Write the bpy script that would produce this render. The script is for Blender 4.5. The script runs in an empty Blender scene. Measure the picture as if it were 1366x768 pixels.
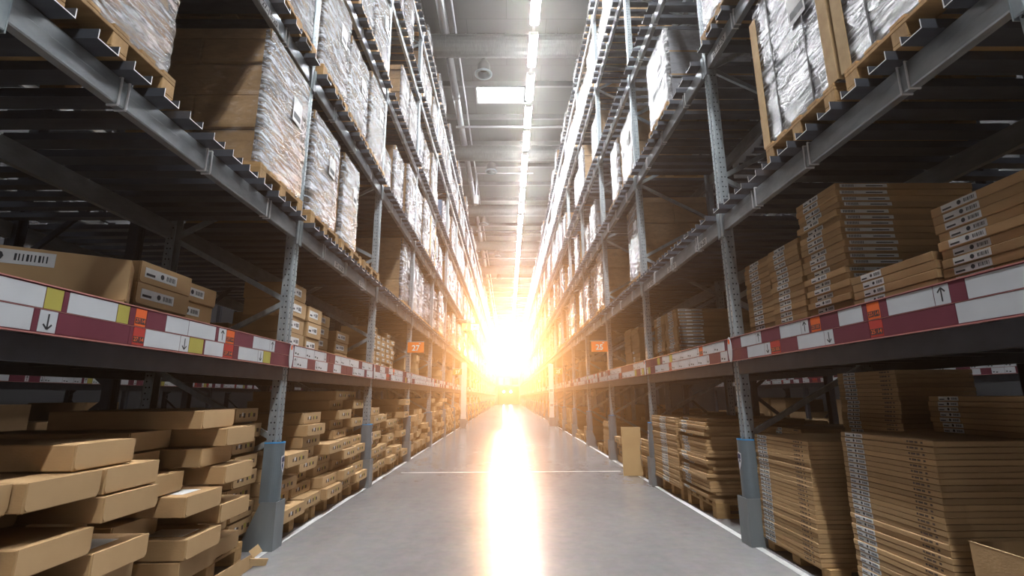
import bpy, math, random
from mathutils import Vector, Matrix
PI = math.pi
sc = bpy.context.scene
COL = sc.collection
R = random.Random(11)
ORD = ('first second third fourth fifth sixth seventh eighth ninth tenth eleventh twelfth thirteenth fourteenth fifteenth sixteenth '
       'seventeenth eighteenth nineteenth twentieth twenty-first twenty-second twenty-third twenty-fourth twenty-fifth twenty-sixth '
       'twenty-seventh twenty-eighth twenty-ninth thirtieth thirty-first thirty-second thirty-third thirty-fourth thirty-fifth '
       'thirty-sixth thirty-seventh thirty-eighth thirty-ninth fortieth').split()
ORD = ORD + ['forty-' + o for o in ORD[:9]] + ['fiftieth'] + ['fifty-' + o for o in ORD[:9]] + ['sixtieth'] + ['sixty-' + o for o in ORD[:9]]

# ------------------------------------------------------------------ materials
MATS = {}
def new_mat(name):
    m = bpy.data.materials.new(name); m.use_nodes = True
    nt = m.node_tree; nt.nodes.clear()
    MATS[name] = m
    out = nt.nodes.new('ShaderNodeOutputMaterial')
    return m, nt, out
def N(nt, t, **kw):
    n = nt.nodes.new(t)
    for k, v in kw.items():
        if k in n.inputs: n.inputs[k].default_value = v
        else: setattr(n, k, v)
    return n
def mat(name, col, rough=.6, metal=0, var=.0, scale=8, stretch=(1, 1, 1), col2=None, bump=0, bscale=40, rand=0, spec=.5, coat=0):
    m, nt, out = new_mat(name)
    p = N(nt, 'ShaderNodeBsdfPrincipled')
    p.inputs['Roughness'].default_value = rough; p.inputs['Metallic'].default_value = metal
    p.inputs['Specular IOR Level'].default_value = spec; p.inputs['Coat Weight'].default_value = coat
    nt.links.new(p.outputs[0], out.inputs[0])
    if col2 is None: col2 = tuple(c * (1 - var) for c in col)
    if var or col2 != tuple(col) or bump:
        tc = N(nt, 'ShaderNodeTexCoord'); mp = N(nt, 'ShaderNodeMapping'); mp.inputs['Scale'].default_value = stretch
        nt.links.new(tc.outputs['Object'], mp.inputs[0])
        nz = N(nt, 'ShaderNodeTexNoise', Scale=scale, Detail=5.0, Roughness=.6); nt.links.new(mp.outputs[0], nz.inputs['Vector'])
        cr = N(nt, 'ShaderNodeValToRGB'); cr.color_ramp.elements[0].position = .32; cr.color_ramp.elements[1].position = .68
        cr.color_ramp.elements[0].color = (*col2, 1); cr.color_ramp.elements[1].color = (*col, 1)
        nt.links.new(nz.outputs[0], cr.inputs[0]); c = cr.outputs[0]
        if rand:
            oi = N(nt, 'ShaderNodeObjectInfo'); mr = N(nt, 'ShaderNodeMapRange'); mr.inputs[3].default_value = 1 - rand; mr.inputs[4].default_value = 1 + rand
            nt.links.new(oi.outputs['Random'], mr.inputs[0])
            hs = N(nt, 'ShaderNodeHueSaturation'); nt.links.new(c, hs.inputs['Color']); nt.links.new(mr.outputs[0], hs.inputs['Value']); c = hs.outputs[0]
        nt.links.new(c, p.inputs['Base Color'])
        if bump:
            n2 = N(nt, 'ShaderNodeTexNoise', Scale=bscale, Detail=3.0); nt.links.new(mp.outputs[0], n2.inputs['Vector'])
            b = N(nt, 'ShaderNodeBump', Strength=bump, Distance=.01); nt.links.new(n2.outputs[0], b.inputs['Height']); nt.links.new(b.outputs[0], p.inputs['Normal'])
    else:
        p.inputs['Base Color'].default_value = (*col, 1)
    return m
def emis(name, col, st):
    m, nt, out = new_mat(name)
    e = N(nt, 'ShaderNodeEmission', Color=(*col, 1), Strength=st); nt.links.new(e.outputs[0], out.inputs[0])
    return m

mat('cardboard', (.45, .285, .14), .75, col2=(.37, .228, .108), scale=2.2, stretch=(1, 1, 3), rand=.16, bump=.12, bscale=60, spec=.25)
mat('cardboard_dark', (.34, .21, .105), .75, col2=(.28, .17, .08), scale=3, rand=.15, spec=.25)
mat('cardboard_flap', (.50, .33, .17), .72, col2=(.43, .278, .138), scale=2.5, rand=.1, spec=.25)
mat('cardboard_edge', (.58, .41, .22), .8, col2=(.46, .31, .16), scale=9, rand=.14, spec=.2)
mat('tape', (.40, .25, .11), .35, spec=.5)
mat('pallet_wood', (.48, .30, .135), .75, col2=(.34, .20, .085), scale=4, stretch=(.6, 6, 3), rand=.2, spec=.2)
mat('galvanised', (.43, .46, .48), .40, .75, col2=(.30, .33, .35), scale=14, stretch=(1, .35, 1), bump=.05, bscale=25)
mat('galvanised_post', (.40, .45, .47), .45, .6, col2=(.28, .33, .36), scale=22, stretch=(1, 1, .4))
mat('deck_steel', (.085, .095, .115), .42, .5, col2=(.05, .056, .07), scale=10, stretch=(.3, 1, 1))
mat('dark_steel', (.055, .062, .078), .45, .3, col2=(.035, .04, .05), scale=6)
mat('hole_dark', (.006, .007, .009), .8)
mat('wire_white', (.80, .81, .82), .4, 0)
mat('guard_grey', (.125, .165, .19), .42, .0, col2=(.10, .135, .155), scale=3, bump=.03, bscale=12, spec=.5)
mat('guard_plate', (.21, .245, .265), .42, .3, col2=(.165, .195, .21), scale=5, stretch=(1, 1, .3))
mat('cap_blue', (.02, .25, .55), .4)
mat('badge_white', (.75, .77, .8), .4); mat('badge_navy', (.02, .035, .12), .4)
mat('card_white', (.60, .62, .65), .6, col2=(.50, .52, .55), scale=2.5, spec=.15)
mat('card_maroon', (.16, .035, .055), .6, col2=(.125, .025, .042), scale=2, spec=.15)
mat('card_yellow', (.44, .39, .09), .6, col2=(.38, .33, .07), scale=4, spec=.15)
mat('card_orange', (.75, .14, .035), .6, spec=.15); mat('card_red', (.46, .05, .04), .6, spec=.15)
mat('strip_rail', (.52, .22, .20), .35); mat('ink', (.012, .014, .02), .5); mat('white_print', (.8, .8, .8), .5)
mat('sign_orange', (.88, .20, .015), .45); emis('exit_green', (.02, .55, .16), 1.6)
mat('label_paper', (.80, .80, .79), .5, col2=(.68, .68, .68), scale=12)
mat('ink_brown', (.07, .04, .025), .7)
mat('strap_black', (.012, .012, .014), .4)
mat('goods_grey', (.34, .35, .37), .6, col2=(.27, .28, .30), scale=3, rand=.2)
mat('goods_blue', (.12, .22, .36), .5)
mat('board_tan', (.52, .35, .16), .65, col2=(.46, .30, .135), scale=3)
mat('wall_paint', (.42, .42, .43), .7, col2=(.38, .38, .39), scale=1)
mat('wall_shade', (.06, .06, .065), .8, col2=(.05, .05, .055), scale=1)  # side walls: wall paint darkened to stand in for shade
mat('column_white', (.62, .61, .59), .5)
mat('duct_metal', (.17, .175, .18), .4, .7, col2=(.12, .125, .13), scale=6, stretch=(8, 1, 1), bump=.1, bscale=5)
mat('pipe_metal', (.55, .57, .60), .28, .85)
mat('purlin_steel', (.17, .17, .175), .5, .4)
mat('nozzle_grey', (.05, .052, .055), .45, .3)
mat('line_white', (.62, .62, .61), .5, col2=(.48, .48, .47), scale=9)
mat('joint_sheen', (.55, .53, .51), .4)  # reflection along the floor joint put into its colour
mat('doorway_shade', (.05, .055, .06), .5)
mat('trunk_white', (.45, .45, .45), .4)
emis('lamp_glow', (.96, .98, 1), 225)
emis('skylight_glow', (.93, .97, 1.0), 14)
m, nt, out = new_mat('clear_glass')
tr = N(nt, 'ShaderNodeBsdfTransparent', Color=(.95, .95, .95, 1)); gl = N(nt, 'ShaderNodeBsdfGlossy', Roughness=.1); mx = N(nt, 'ShaderNodeMixShader'); mx.inputs[0].default_value = .06
nt.links.new(tr.outputs[0], mx.inputs[1]); nt.links.new(gl.outputs[0], mx.inputs[2]); nt.links.new(mx.outputs[0], out.inputs[0])
emis('headlamp', (.9, .95, 1), 260)
emis('exit_glow', (.2, .95, .45), 4)

# corrugated roof underside with panel joints
m, nt, out = new_mat('ceiling_deck')
p = N(nt, 'ShaderNodeBsdfPrincipled', Roughness=.6); nt.links.new(p.outputs[0], out.inputs[0])
tc = N(nt, 'ShaderNodeTexCoord'); br = N(nt, 'ShaderNodeTexBrick', Scale=1.0)
br.inputs['Color1'].default_value = (.075, .073, .073, 1); br.inputs['Color2'].default_value = (.064, .062, .062, 1); br.inputs['Mortar'].default_value = (.04, .04, .04, 1)
br.inputs['Mortar Size'].default_value = .012; br.inputs['Brick Width'].default_value = 2.4; br.inputs['Row Height'].default_value = 1.05
nt.links.new(tc.outputs['Object'], br.inputs['Vector']); nt.links.new(br.outputs[0], p.inputs['Base Color'])
# polished concrete
m, nt, out = new_mat('concrete')
p = N(nt, 'ShaderNodeBsdfPrincipled', Roughness=.25); p.inputs['Specular IOR Level'].default_value = .38; nt.links.new(p.outputs[0], out.inputs[0])
tc = N(nt, 'ShaderNodeTexCoord')
n1 = N(nt, 'ShaderNodeTexNoise', Scale=.55, Detail=7.0, Roughness=.62); n2 = N(nt, 'ShaderNodeTexNoise', Scale=9.0, Detail=6.0, Roughness=.7)
mp = N(nt, 'ShaderNodeMapping'); mp.inputs['Scale'].default_value = (1, .4, 1)
nt.links.new(tc.outputs['Object'], mp.inputs[0]); nt.links.new(mp.outputs[0], n1.inputs['Vector']); nt.links.new(tc.outputs['Object'], n2.inputs['Vector'])
cr = N(nt, 'ShaderNodeValToRGB'); cr.color_ramp.elements[0].position = .3; cr.color_ramp.elements[1].position = .72
cr.color_ramp.elements[0].color = (.165, .157, .158, 1); cr.color_ramp.elements[1].color = (.275, .264, .262, 1)
nt.links.new(n1.outputs[0], cr.inputs[0])
mx = N(nt, 'ShaderNodeMix', data_type='RGBA', blend_type='OVERLAY'); mx.inputs[0].default_value = .35
nt.links.new(cr.outputs[0], mx.inputs[6]); nt.links.new(n2.outputs[1], mx.inputs[7])
hs = N(nt, 'ShaderNodeHueSaturation', Saturation=.35); nt.links.new(mx.outputs[2], hs.inputs['Color']); nt.links.new(hs.outputs[0], p.inputs['Base Color'])
mr = N(nt, 'ShaderNodeMapRange'); mr.inputs[3].default_value = .16; mr.inputs[4].default_value = .27
nt.links.new(n1.outputs[0], mr.inputs[0]); nt.links.new(mr.outputs[0], p.inputs['Roughness'])
bp = N(nt, 'ShaderNodeBump', Strength=.05, Distance=.01); nt.links.new(n2.outputs[0], bp.inputs['Height']); nt.links.new(bp.outputs[0], p.inputs['Normal'])
# stretch film: clear sheet, wrinkle glints and dark creases painted in as streaks
def film_mat(name, base, lo, hi):
    m, nt, out = new_mat(name)
    tc = N(nt, 'ShaderNodeTexCoord'); mp = N(nt, 'ShaderNodeMapping'); mp.inputs['Rotation'].default_value = (.62, 0, 0); mp.inputs['Scale'].default_value = (3, 1.0, 8)
    nt.links.new(tc.outputs['Object'], mp.inputs[0])
    oi = N(nt, 'ShaderNodeObjectInfo'); ad = N(nt, 'ShaderNodeVectorMath', operation='ADD'); sc_ = N(nt, 'ShaderNodeMath', operation='MULTIPLY'); sc_.inputs[1].default_value = 37
    nt.links.new(oi.outputs['Random'], sc_.inputs[0]); nt.links.new(mp.outputs[0], ad.inputs[0]); nt.links.new(sc_.outputs[0], ad.inputs[1])
    nz = N(nt, 'ShaderNodeTexNoise', Scale=2.6, Detail=6.0, Roughness=.62, Distortion=.8); nt.links.new(ad.outputs[0], nz.inputs['Vector'])
    cr = N(nt, 'ShaderNodeMapRange'); cr.inputs[1].default_value = .40; cr.inputs[2].default_value = .66; cr.inputs[3].default_value = lo; cr.inputs[4].default_value = hi
    nt.links.new(nz.outputs[0], cr.inputs[0])
    b = N(nt, 'ShaderNodeBump', Strength=1.0, Distance=.05); nt.links.new(nz.outputs[0], b.inputs['Height'])
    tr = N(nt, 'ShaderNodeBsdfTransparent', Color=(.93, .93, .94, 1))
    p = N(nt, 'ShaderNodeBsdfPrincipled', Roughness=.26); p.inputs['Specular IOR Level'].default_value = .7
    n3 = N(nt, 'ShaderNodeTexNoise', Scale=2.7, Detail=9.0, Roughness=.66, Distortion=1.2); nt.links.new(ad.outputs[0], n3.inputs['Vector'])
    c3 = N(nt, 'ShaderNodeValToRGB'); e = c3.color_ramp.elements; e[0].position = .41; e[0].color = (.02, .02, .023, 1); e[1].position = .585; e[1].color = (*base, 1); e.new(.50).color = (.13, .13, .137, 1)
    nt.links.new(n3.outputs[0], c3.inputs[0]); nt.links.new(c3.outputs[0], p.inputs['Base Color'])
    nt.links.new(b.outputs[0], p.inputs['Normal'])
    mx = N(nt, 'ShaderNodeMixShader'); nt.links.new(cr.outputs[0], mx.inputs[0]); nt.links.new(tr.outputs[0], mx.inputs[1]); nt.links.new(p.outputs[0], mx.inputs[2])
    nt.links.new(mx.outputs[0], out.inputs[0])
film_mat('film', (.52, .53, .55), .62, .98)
film_mat('film_clear', (.7, .7, .72), .03, .22)

# ------------------------------------------------------------------ mesh building
class MB:
    def __init__(s): s.v = []; s.f = []; s.m = []
    def face(s, pts, m):
        b = len(s.v); s.v += [tuple(p) for p in pts]; s.f.append(tuple(range(b, b + len(pts)))); s.m.append(m)
    def box(s, x0, x1, y0, y1, z0, z1, m, c=0, mtop=None):
        if x0 > x1: x0, x1 = x1, x0
        if y0 > y1: y0, y1 = y1, y0
        if z0 > z1: z0, z1 = z1, z0
        b = len(s.v)
        if c <= 0:
            s.v += [(x0, y0, z0), (x1, y0, z0), (x1, y1, z0), (x0, y1, z0), (x0, y0, z1), (x1, y0, z1), (x1, y1, z1), (x0, y1, z1)]
            F = [(0, 3, 2, 1), (4, 5, 6, 7), (0, 1, 5, 4), (1, 2, 6, 5), (2, 3, 7, 6), (3, 0, 4, 7)]
            s.f += [tuple(b + i for i in f) for f in F]; s.m += [m, mtop or m, m, m, m, m]
            return s
        X, Y, Z = (x0, x1), (y0, y1), (z0, z1); idx = {}
        for i in (0, 1):
            for j in (0, 1):
                for k in (0, 1):
                    dx, dy, dz = (c, -c)[i], (c, -c)[j], (c, -c)[k]
                    for a, off in (('x', (0, dy, dz)), ('y', (dx, 0, dz)), ('z', (dx, dy, 0))):
                        idx[i, j, k, a] = len(s.v); s.v.append((X[i] + off[0], Y[j] + off[1], Z[k] + off[2]))
        def q(*ks): s.f.append(tuple(idx[k] for k in ks)); s.m.append(m)
        for i in (0, 1):
            q(*[(i, j, k, 'x') for j, k in ((0, 0), (1, 0), (1, 1), (0, 1))][::1 if i else -1])
            q(*[(j, i, k, 'y') for j, k in ((0, 0), (1, 0), (1, 1), (0, 1))][::-1 if i else 1])
            q(*[(j, k, i, 'z') for j, k in ((0, 0), (1, 0), (1, 1), (0, 1))][::1 if i else -1])
            if i and mtop: s.m[-1] = mtop
        for i in (0, 1):
            for j in (0, 1):
                q((i, j, 0, 'x'), (i, j, 1, 'x'), (i, j, 1, 'y'), (i, j, 0, 'y'))
                q((i, 0, j, 'x'), (i, 1, j, 'x'), (i, 1, j, 'z'), (i, 0, j, 'z'))
                q((0, i, j, 'y'), (1, i, j, 'y'), (1, i, j, 'z'), (0, i, j, 'z'))
                for k in (0, 1): q((i, j, k, 'x'), (i, j, k, 'y'), (i, j, k, 'z'))
        # 8 corner triangles were emitted once per (i,j,k)
        return s
    def prism(s, prof, axis, a0, a1, m, cap=True):
        n = len(prof); b = len(s.v)
        for a in (a0, a1):
            for (p, q) in prof:
                s.v.append({'x': (a, p, q), 'y': (p, a, q), 'z': (p, q, a)}[axis])
        for i in range(n):
            j = (i + 1) % n; s.f.append((b + i, b + j, b + n + j, b + n + i)); s.m.append(m)
        if cap: s.f.append(tuple(b + i for i in range(n))[::-1]); s.m.append(m); s.f.append(tuple(b + n + i for i in range(n))); s.m.append(m)
        return s
    def rod(s, p0, p1, r, m, n=8, r1=None, cap=True):
        p0, p1 = Vector(p0), Vector(p1); d = (p1 - p0).normalized(); a = d.orthogonal().normalized(); c = d.cross(a); b = len(s.v)
        for p, rr in ((p0, r), (p1, r if r1 is None else r1)):
            for i in range(n):
                t = 2 * PI * i / n; s.v.append(tuple(p + (a * math.cos(t) + c * math.sin(t)) * rr))
        for i in range(n):
            j = (i + 1) % n; s.f.append((b + i, b + j, b + n + j, b + n + i)); s.m.append(m)
        if cap: s.f.append(tuple(b + i for i in range(n))[::-1]); s.m.append(m); s.f.append(tuple(b + n + i for i in range(n))); s.m.append(m)
        return s
    def bar(s, p0, p1, w, h, m):
        p0, p1 = Vector(p0), Vector(p1); d = (p1 - p0).normalized(); a = d.cross(Vector((0, 1, 0))).normalized(); c = d.cross(a); b = len(s.v)
        for p in (p0, p1):
            for i, j in ((-1, -1), (1, -1), (1, 1), (-1, 1)): s.v.append(tuple(p + a * (i * w / 2) + c * (j * h / 2)))
        for f in ((0, 1, 2, 3), (7, 6, 5, 4), (0, 4, 5, 1), (1, 5, 6, 2), (2, 6, 7, 3), (3, 7, 4, 0)): s.f.append(tuple(b + i for i in f)); s.m.append(m)
        return s
    def lathe(s, prof, m, n=20, c=(0, 0)):
        b = len(s.v)
        for (r, z) in prof:
            for i in range(n): s.v.append((c[0] + r * math.cos(2 * PI * i / n), c[1] + r * math.sin(2 * PI * i / n), z))
        for k in range(len(prof) - 1):
            for i in range(n):
                j = (i + 1) % n; s.f.append((b + k * n + i, b + k * n + j, b + (k + 1) * n + j, b + (k + 1) * n + i)); s.m.append(m)
        return s
    def add(s, o, M=None):
        b = len(s.v)
        s.v += [tuple(M @ Vector(v)) for v in o.v] if M is not None else o.v
        s.f += [tuple(b + i for i in f) for f in o.f]; s.m += o.m
        return s
    def mesh(s, name, smooth=False):
        me = bpy.data.meshes.new(name); me.from_pydata(s.v, [], s.f); names = []
        for x in s.m:
            if x not in names: names.append(x)
        for x in names: me.materials.append(MATS[x])
        me.polygons.foreach_set('material_index', [names.index(x) for x in s.m])
        if smooth: me.polygons.foreach_set('use_smooth', [True] * len(s.f))
        me.update(); return me

class Proto:
    """a thing with its parts: mesh data is shared by every copy"""
    def __init__(s, name, mb=None, parts=(), label=None, smooth=False):
        s.name, s.mb, s.parts, s.label, s.smooth, s.me = name, mb, list(parts), label, smooth, None
    def link(s, parent=None):
        if s.mb is not None and s.me is None: s.me = s.mb.mesh(s.name, s.smooth)
        o = bpy.data.objects.new(s.name, s.me); COL.objects.link(o)
        if parent is not None: o.parent = parent
        if s.label: o['label'] = s.label
        for c in s.parts: c.link(o)
        return o
    def flat(s):
        m = MB()
        if s.mb: m.add(s.mb)
        for c in s.parts: m.add(c.flat())
        return m
def place(pr, loc, rz, label, cat, group=None, kind=None):
    o = pr.link(); o.location = loc; o.rotation_euler = (0, 0, rz); tag(o, label, cat, group, kind); return o
def tag(o, label, cat, group=None, kind=None):
    if label: o['label'] = label
    if cat: o['category'] = cat
    if group: o['group'] = group
    o['kind'] = kind or 'thing'
def struct(name, mb, label=None, smooth=False, parts=()):
    o = Proto(name, mb, parts, None, smooth).link(); o['kind'] = 'structure'
    if label: o['label'] = label
    return o
CAM = Vector((0, 0, 1.205))
REQ = {}
def want(kind, pr, loc, rz, label, cat, group=None, far=None):
    """queue a repeat: the 300 nearest become things of their own, what is beyond them one mass"""
    REQ.setdefault(kind, []).append(((Vector(loc) - CAM).length, pr, tuple(loc), rz, label, cat, group, far or pr))
def flush(kind, limit, mass_name, mass_label, mass_cat, lod=None):
    rs = sorted(REQ.get(kind, []), key=lambda r: r[0]); mass = MB(); cache = {}
    for i, (d, pr, loc, rz, label, cat, group, far) in enumerate(rs):
        if i < limit: place(pr if (lod is None or i < lod) else far, loc, rz, label, cat, group)
        else:
            if far not in cache: cache[far] = far.flat()
            mass.add(cache[far], Matrix.Translation(loc) @ Matrix.Rotation(rz, 4, 'Z'))
    if mass.f:
        o = Proto(mass_name, mass).link(); tag(o, mass_label, mass_cat, None, 'stuff')
    print(kind, len(rs))

def text_mb(txt, size, m):
    cu = bpy.data.curves.new('t', 'FONT'); cu.body = txt; cu.size = size; cu.align_x = 'CENTER'; cu.align_y = 'CENTER'; cu.offset = size * .018; cu.resolution_u = 3
    ob = bpy.data.objects.new('t', cu); me = ob.to_mesh(); b = MB()
    b.v = [tuple(v.co) for v in me.vertices]; b.f = [tuple(p.vertices) for p in me.polygons]; b.m = [m] * len(b.f)
    ob.to_mesh_clear(); bpy.data.objects.remove(ob); bpy.data.curves.remove(cu); return b
def on_face(b, x, y, z, sx=1):
    """lettering drawn in x,y is turned to face the aisle (local +x)"""
    return Matrix(((0, 0, 1, x), (sx, 0, 0, y), (0, 1, 0, z), (0, 0, 0, 1))), b

# ------------------------------------------------------------------ measures
FL, FR = 1.957, 2.028                     # aisle faces of the uprights
Y0, BAY, NB = 1.61, 2.80, 28              # first upright, bay pitch, bays
LEV = {-1: [2.80, 4.42, 6.10, 7.90, 9.50], 1: [2.86, 4.57, 6.35, 8.15, 9.98]}   # tops of the pallet beams
DZ = {-1: 0.0, 1: .032}                   # label shelf offset
SIDE = {-1: 'left', 1: 'right'}
LNAME = ['second shelf level', 'third shelf level', 'fourth shelf level', 'fifth shelf level', 'top shelf level']
DEPTH = 1.20
def yk(k): return Y0 + BAY * k
def wx(s, u): return s * ((FL if s < 0 else FR) + u)
def rot(s): return 0.0 if s < 0 else PI
def bayn(k): return ORD[k] + ' bay'

# ------------------------------------------------------------------ hall
GLOW_W = 0.185e8
HW, YB, YE, HC = 10.6, -13.0, 83.0, 12.2
struct('floor', MB().box(-HW, HW, YB, YE, -.1, 0, 'concrete'), 'polished grey concrete warehouse floor')
struct('ceiling', MB().box(-HW, HW, YB, YE, HC, HC + .1, 'ceiling_deck'), 'grey panelled warehouse ceiling')
struct('wall_left', MB().box(-HW - .1, -HW, YB, YE, -.1, HC, 'wall_shade')); struct('wall_right', MB().box(HW, HW + .1, YB, YE, -.1, HC, 'wall_shade'))
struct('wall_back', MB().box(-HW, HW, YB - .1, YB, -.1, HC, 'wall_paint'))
WX, WZ0, WZ1 = 2.3, 6.25, 10.6
w = MB(); w.box(-HW, -WX, YE, YE + .2, -.1, HC + .1, 'wall_paint').box(WX, HW, YE, YE + .2, -.1, HC + .1, 'wall_paint').box(-WX, WX, YE, YE + .2, -.1, WZ0, 'wall_paint').box(-WX, WX, YE, YE + .2, WZ1, HC + .1, 'wall_paint')
struct('wall_front', w, 'far end wall of the aisle')
win = MB().box(-WX, WX, YE + .09, YE + .10, WZ0, WZ1, 'clear_glass')  # opening added and sized to shape the glow beam
fr = MB()
for x in (-WX + .04, WX - .04): fr.box(x - .04, x + .04, YE - .02, YE + .08, WZ0, WZ1, 'purlin_steel')
for z in (WZ0 + .04, 7.7, 9.2, WZ1 - .04): fr.box(-WX, WX, YE - .01, YE + .07, z - .04, z + .04, 'purlin_steel')
struct('glow_opening', win, 'added glazed opening for the glow light, high on the far end wall', parts=[Proto('window_frame', fr)])
# unseen point lamp added beyond the end wall for the warm glow
ld = bpy.data.lights.new('glow_lamp', 'POINT'); ld.energy = GLOW_W; ld.color = (1, .45, .16); ld.shadow_soft_size = 3.0
lo = bpy.data.objects.new('glow_lamp', ld); COL.objects.link(lo); lo.location = (-.3, 300, 25)
d = MB(); d.box(-1.75, 1.85, YE - .06, YE - .005, 0, 2.75, 'doorway_shade')  # flat dark panel painted as the unlit depth of the opening
df = MB()
for a, b in ((-1.9, -1.75), (1.85, 2.0)): df.box(a, b, YE - .12, YE - .002, 0, 2.9, 'purlin_steel')
df.box(-1.75, 1.85, YE - .12, YE - .002, 2.75, 2.9, 'purlin_steel')
struct('door_1', d, 'dark doorway at the far end of the aisle', parts=[Proto('door_frame', df)])
# painted floor lines, joint
for s in (-1, 1):
    x = wx(s, .0)
    struct('trim_%d' % (1 if s < 0 else 2), MB().box(x - .028, x + .028, YB, 80, 0, .0015, 'line_white'), 'thin white line painted along the %s rack' % SIDE[s])
struct('trim_3', MB().box(-1.75, 1.85, 8.5, 8.545, 0, .0012, 'joint_sheen'), 'floor joint with painted sheen crossing the aisle')
# purlins
for i, y in enumerate([y * 2.1 + 3.0 for y in range(-6, 38)]):
    if 12.1 < y < 13.9 or 18.9 < y < 20.4: pass
    o = Proto('roof_beam', MB().box(-HW + .02, HW - .02, y - .05, y + .05, HC - .2, HC - .005, 'purlin_steel')).link(); o['kind'] = 'structure'; o['group'] = 'roof purlins'
    o['label'] = 'thin dark roof purlin across the ceiling'
sk = MB().box(-1.08, .62, 15.75, 16.75, HC - .06, HC - .02, 'skylight_glow')
sf = MB()
for a, b, c, e in ((-1.14, -1.08, 15.69, 16.81), (.62, .68, 15.69, 16.81), (-1.08, .62, 15.69, 15.75), (-1.08, .62, 16.75, 16.81)): sf.box(a, b, c, e, HC - .09, HC - .002, 'trunk_white')
struct('window_2', sk, 'bright skylight panel in the ceiling', parts=[Proto('window_frame', sf)])

# ------------------------------------------------------------------ ceiling services
def duct(y, r, n):
    b = MB()
    L = 9.6; k = 64
    for i in range(k):
        x0, x1 = -L + 2 * L * i / k, -L + 2 * L * (i + 1) / k
        b.rod((x0, 0, 0), (x1 - .03, 0, 0), r, 'duct_metal', 20, cap=False); b.rod((x1 - .03, 0, 0), (x1, 0, 0), r + .012, 'duct_metal', 20, cap=False)
    h = MB()
    for x in (-4, -1.6, 1.6, 4): h.rod((x, 0, r - .01), (x, 0, HC - 11.55 - .003), .008, 'purlin_steel', 6)
    pr = Proto('air_duct', b, [Proto('hanger_rod', h)], smooth=False)
    place(pr, (0, y, 11.55), 0, 'round spiral air duct, %s from the front, crossing below the ceiling' % ORD[n], 'duct', 'air ducts')
for n, y in enumerate((12.95, 19.65, 26.4, 33.1, 39.9)): duct(y, .33, n)
def nozzle():
    b = MB().lathe([(.001, .52), (.06, .50), (.14, .44), (.19, .34), (.21, .28), (.21, .06)], 'nozzle_grey', 24)
    rim = MB().lathe([(.21, .08), (.27, .03), (.27, 0), (.20, 0), (.18, .05), (.16, .2)], 'guard_grey', 24)
    st = MB().rod((0, 0, .5), (0, 0, .72), .05, 'nozzle_grey', 10)
    return Proto('air_nozzle', b, [Proto('rim', rim, smooth=True), Proto('neck', st)], smooth=True)
NZ = nozzle()
for n, (x, y) in enumerate(((-.71, 13.35), (-.70, 20.05), (-1.35, 26.8), (-.7, 33.5), (-.7, 40.3))):
    place(NZ, (x, y, 10.86), 0, 'bell-shaped grey air nozzle below the %s air duct from the front' % ORD[n], 'air nozzle', 'air nozzles')
b = MB()
for i in range(11):
    y0 = 2 + i * 7; b.rod((0, y0, 0), (0, y0 + 6.9, 0), .125, 'pipe_metal', 16); b.rod((0, y0 + 6.85, 0), (0, y0 + 7.0, 0), .145, 'pipe_metal', 16)
place(Proto('ceiling_pipe', b, smooth=True), (-1.83, 0, 11.85), 0, 'long shiny pipe running along the aisle under the ceiling', 'pipe')
place(Proto('ceiling_pipe', MB().rod((0, 2, 0), (0, 78, 0), .03, 'pipe_metal', 10), smooth=True), (-1.52, 0, 11.9), 0, 'slim bright conduit beside the big ceiling pipe', 'pipe')
for n, y in enumerate((17.6, 30.2, 36.5, 43, 47, 52)):
    place(Proto('conduit', MB().rod((-2.0, 0, 0), (3.5, 0, 0), .045, 'pipe_metal', 10), smooth=True), (0, y, 11.6), 0, 'slim bright conduit crossing the ceiling, %s from the front' % ORD[n], 'conduit', 'cross conduits')
b = MB().rod((-1.4, 0, .0), (1.2, 0, .0), .03, 'pipe_metal', 10).rod((-1.4, 0, 0), (-1.4, 0, -1.1), .03, 'pipe_metal', 10)
place(Proto('bent_conduit', b, [Proto('junction_box', MB().box(-1.5, -1.3, -.08, .08, -1.5, -1.1, 'trunk_white', .01))]), (0, 20.9, 11.2), 0, 'bent bright conduit dropping to a box beside the left rack top', 'conduit')

# lamps: one row over the aisle and one over each neighbouring aisle
dif = MB().box(-.11, .11, -.66, .66, 0.03, .07, 'lamp_glow', .01)
hou = MB().box(-.125, .125, -.70, .70, .072, .14, 'trunk_white', .01)
for e in (-1, 1): hou.box(-.1, .1, e * .665, e * .70, 0.02, .07, 'trunk_white')
LAMP = Proto('strip_lamp', hou, [Proto('diffuser', dif)])
def lamp_row(x, i0, i1, place_words, cat):
    n = 0
    for i in range(i0, i1):
        y = 10.78 + 1.74 * i
        lab = ('lit strip lamp, %s of the row %s' % (ORD[n], place_words))
        n += 1
        place(LAMP, (x, y, 10.98), 0, lab, 'lamp', 'strip lamps ' + place_words)
    y0, y1 = 10.78 + 1.74 * i0 - .8, 10.78 + 1.74 * i1 - .8
    t = MB().box(-.035, .035, y0, y1, .143, .20, 'purlin_steel')
    hr = MB(); y = y0 + 1
    while y < y1: hr.rod((0, y, .2), (0, y, HC - 10.98 - .21), .006, 'purlin_steel', 6); y += 3.48
    place(Proto('lamp_rail', t, [Proto('hanger_rod', hr)]), (x, 0, 10.98), 0, 'thin rail carrying the row of lamps ' + place_words, 'lamp rail')
lamp_row(.76, -12, 41, 'over the aisle', 'lamp')
lamp_row(-6.05, -1, 4, 'over the neighbouring aisle on the left', 'lamp')
lamp_row(6.10, -1, 4, 'over the neighbouring aisle on the right', 'lamp')

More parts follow.
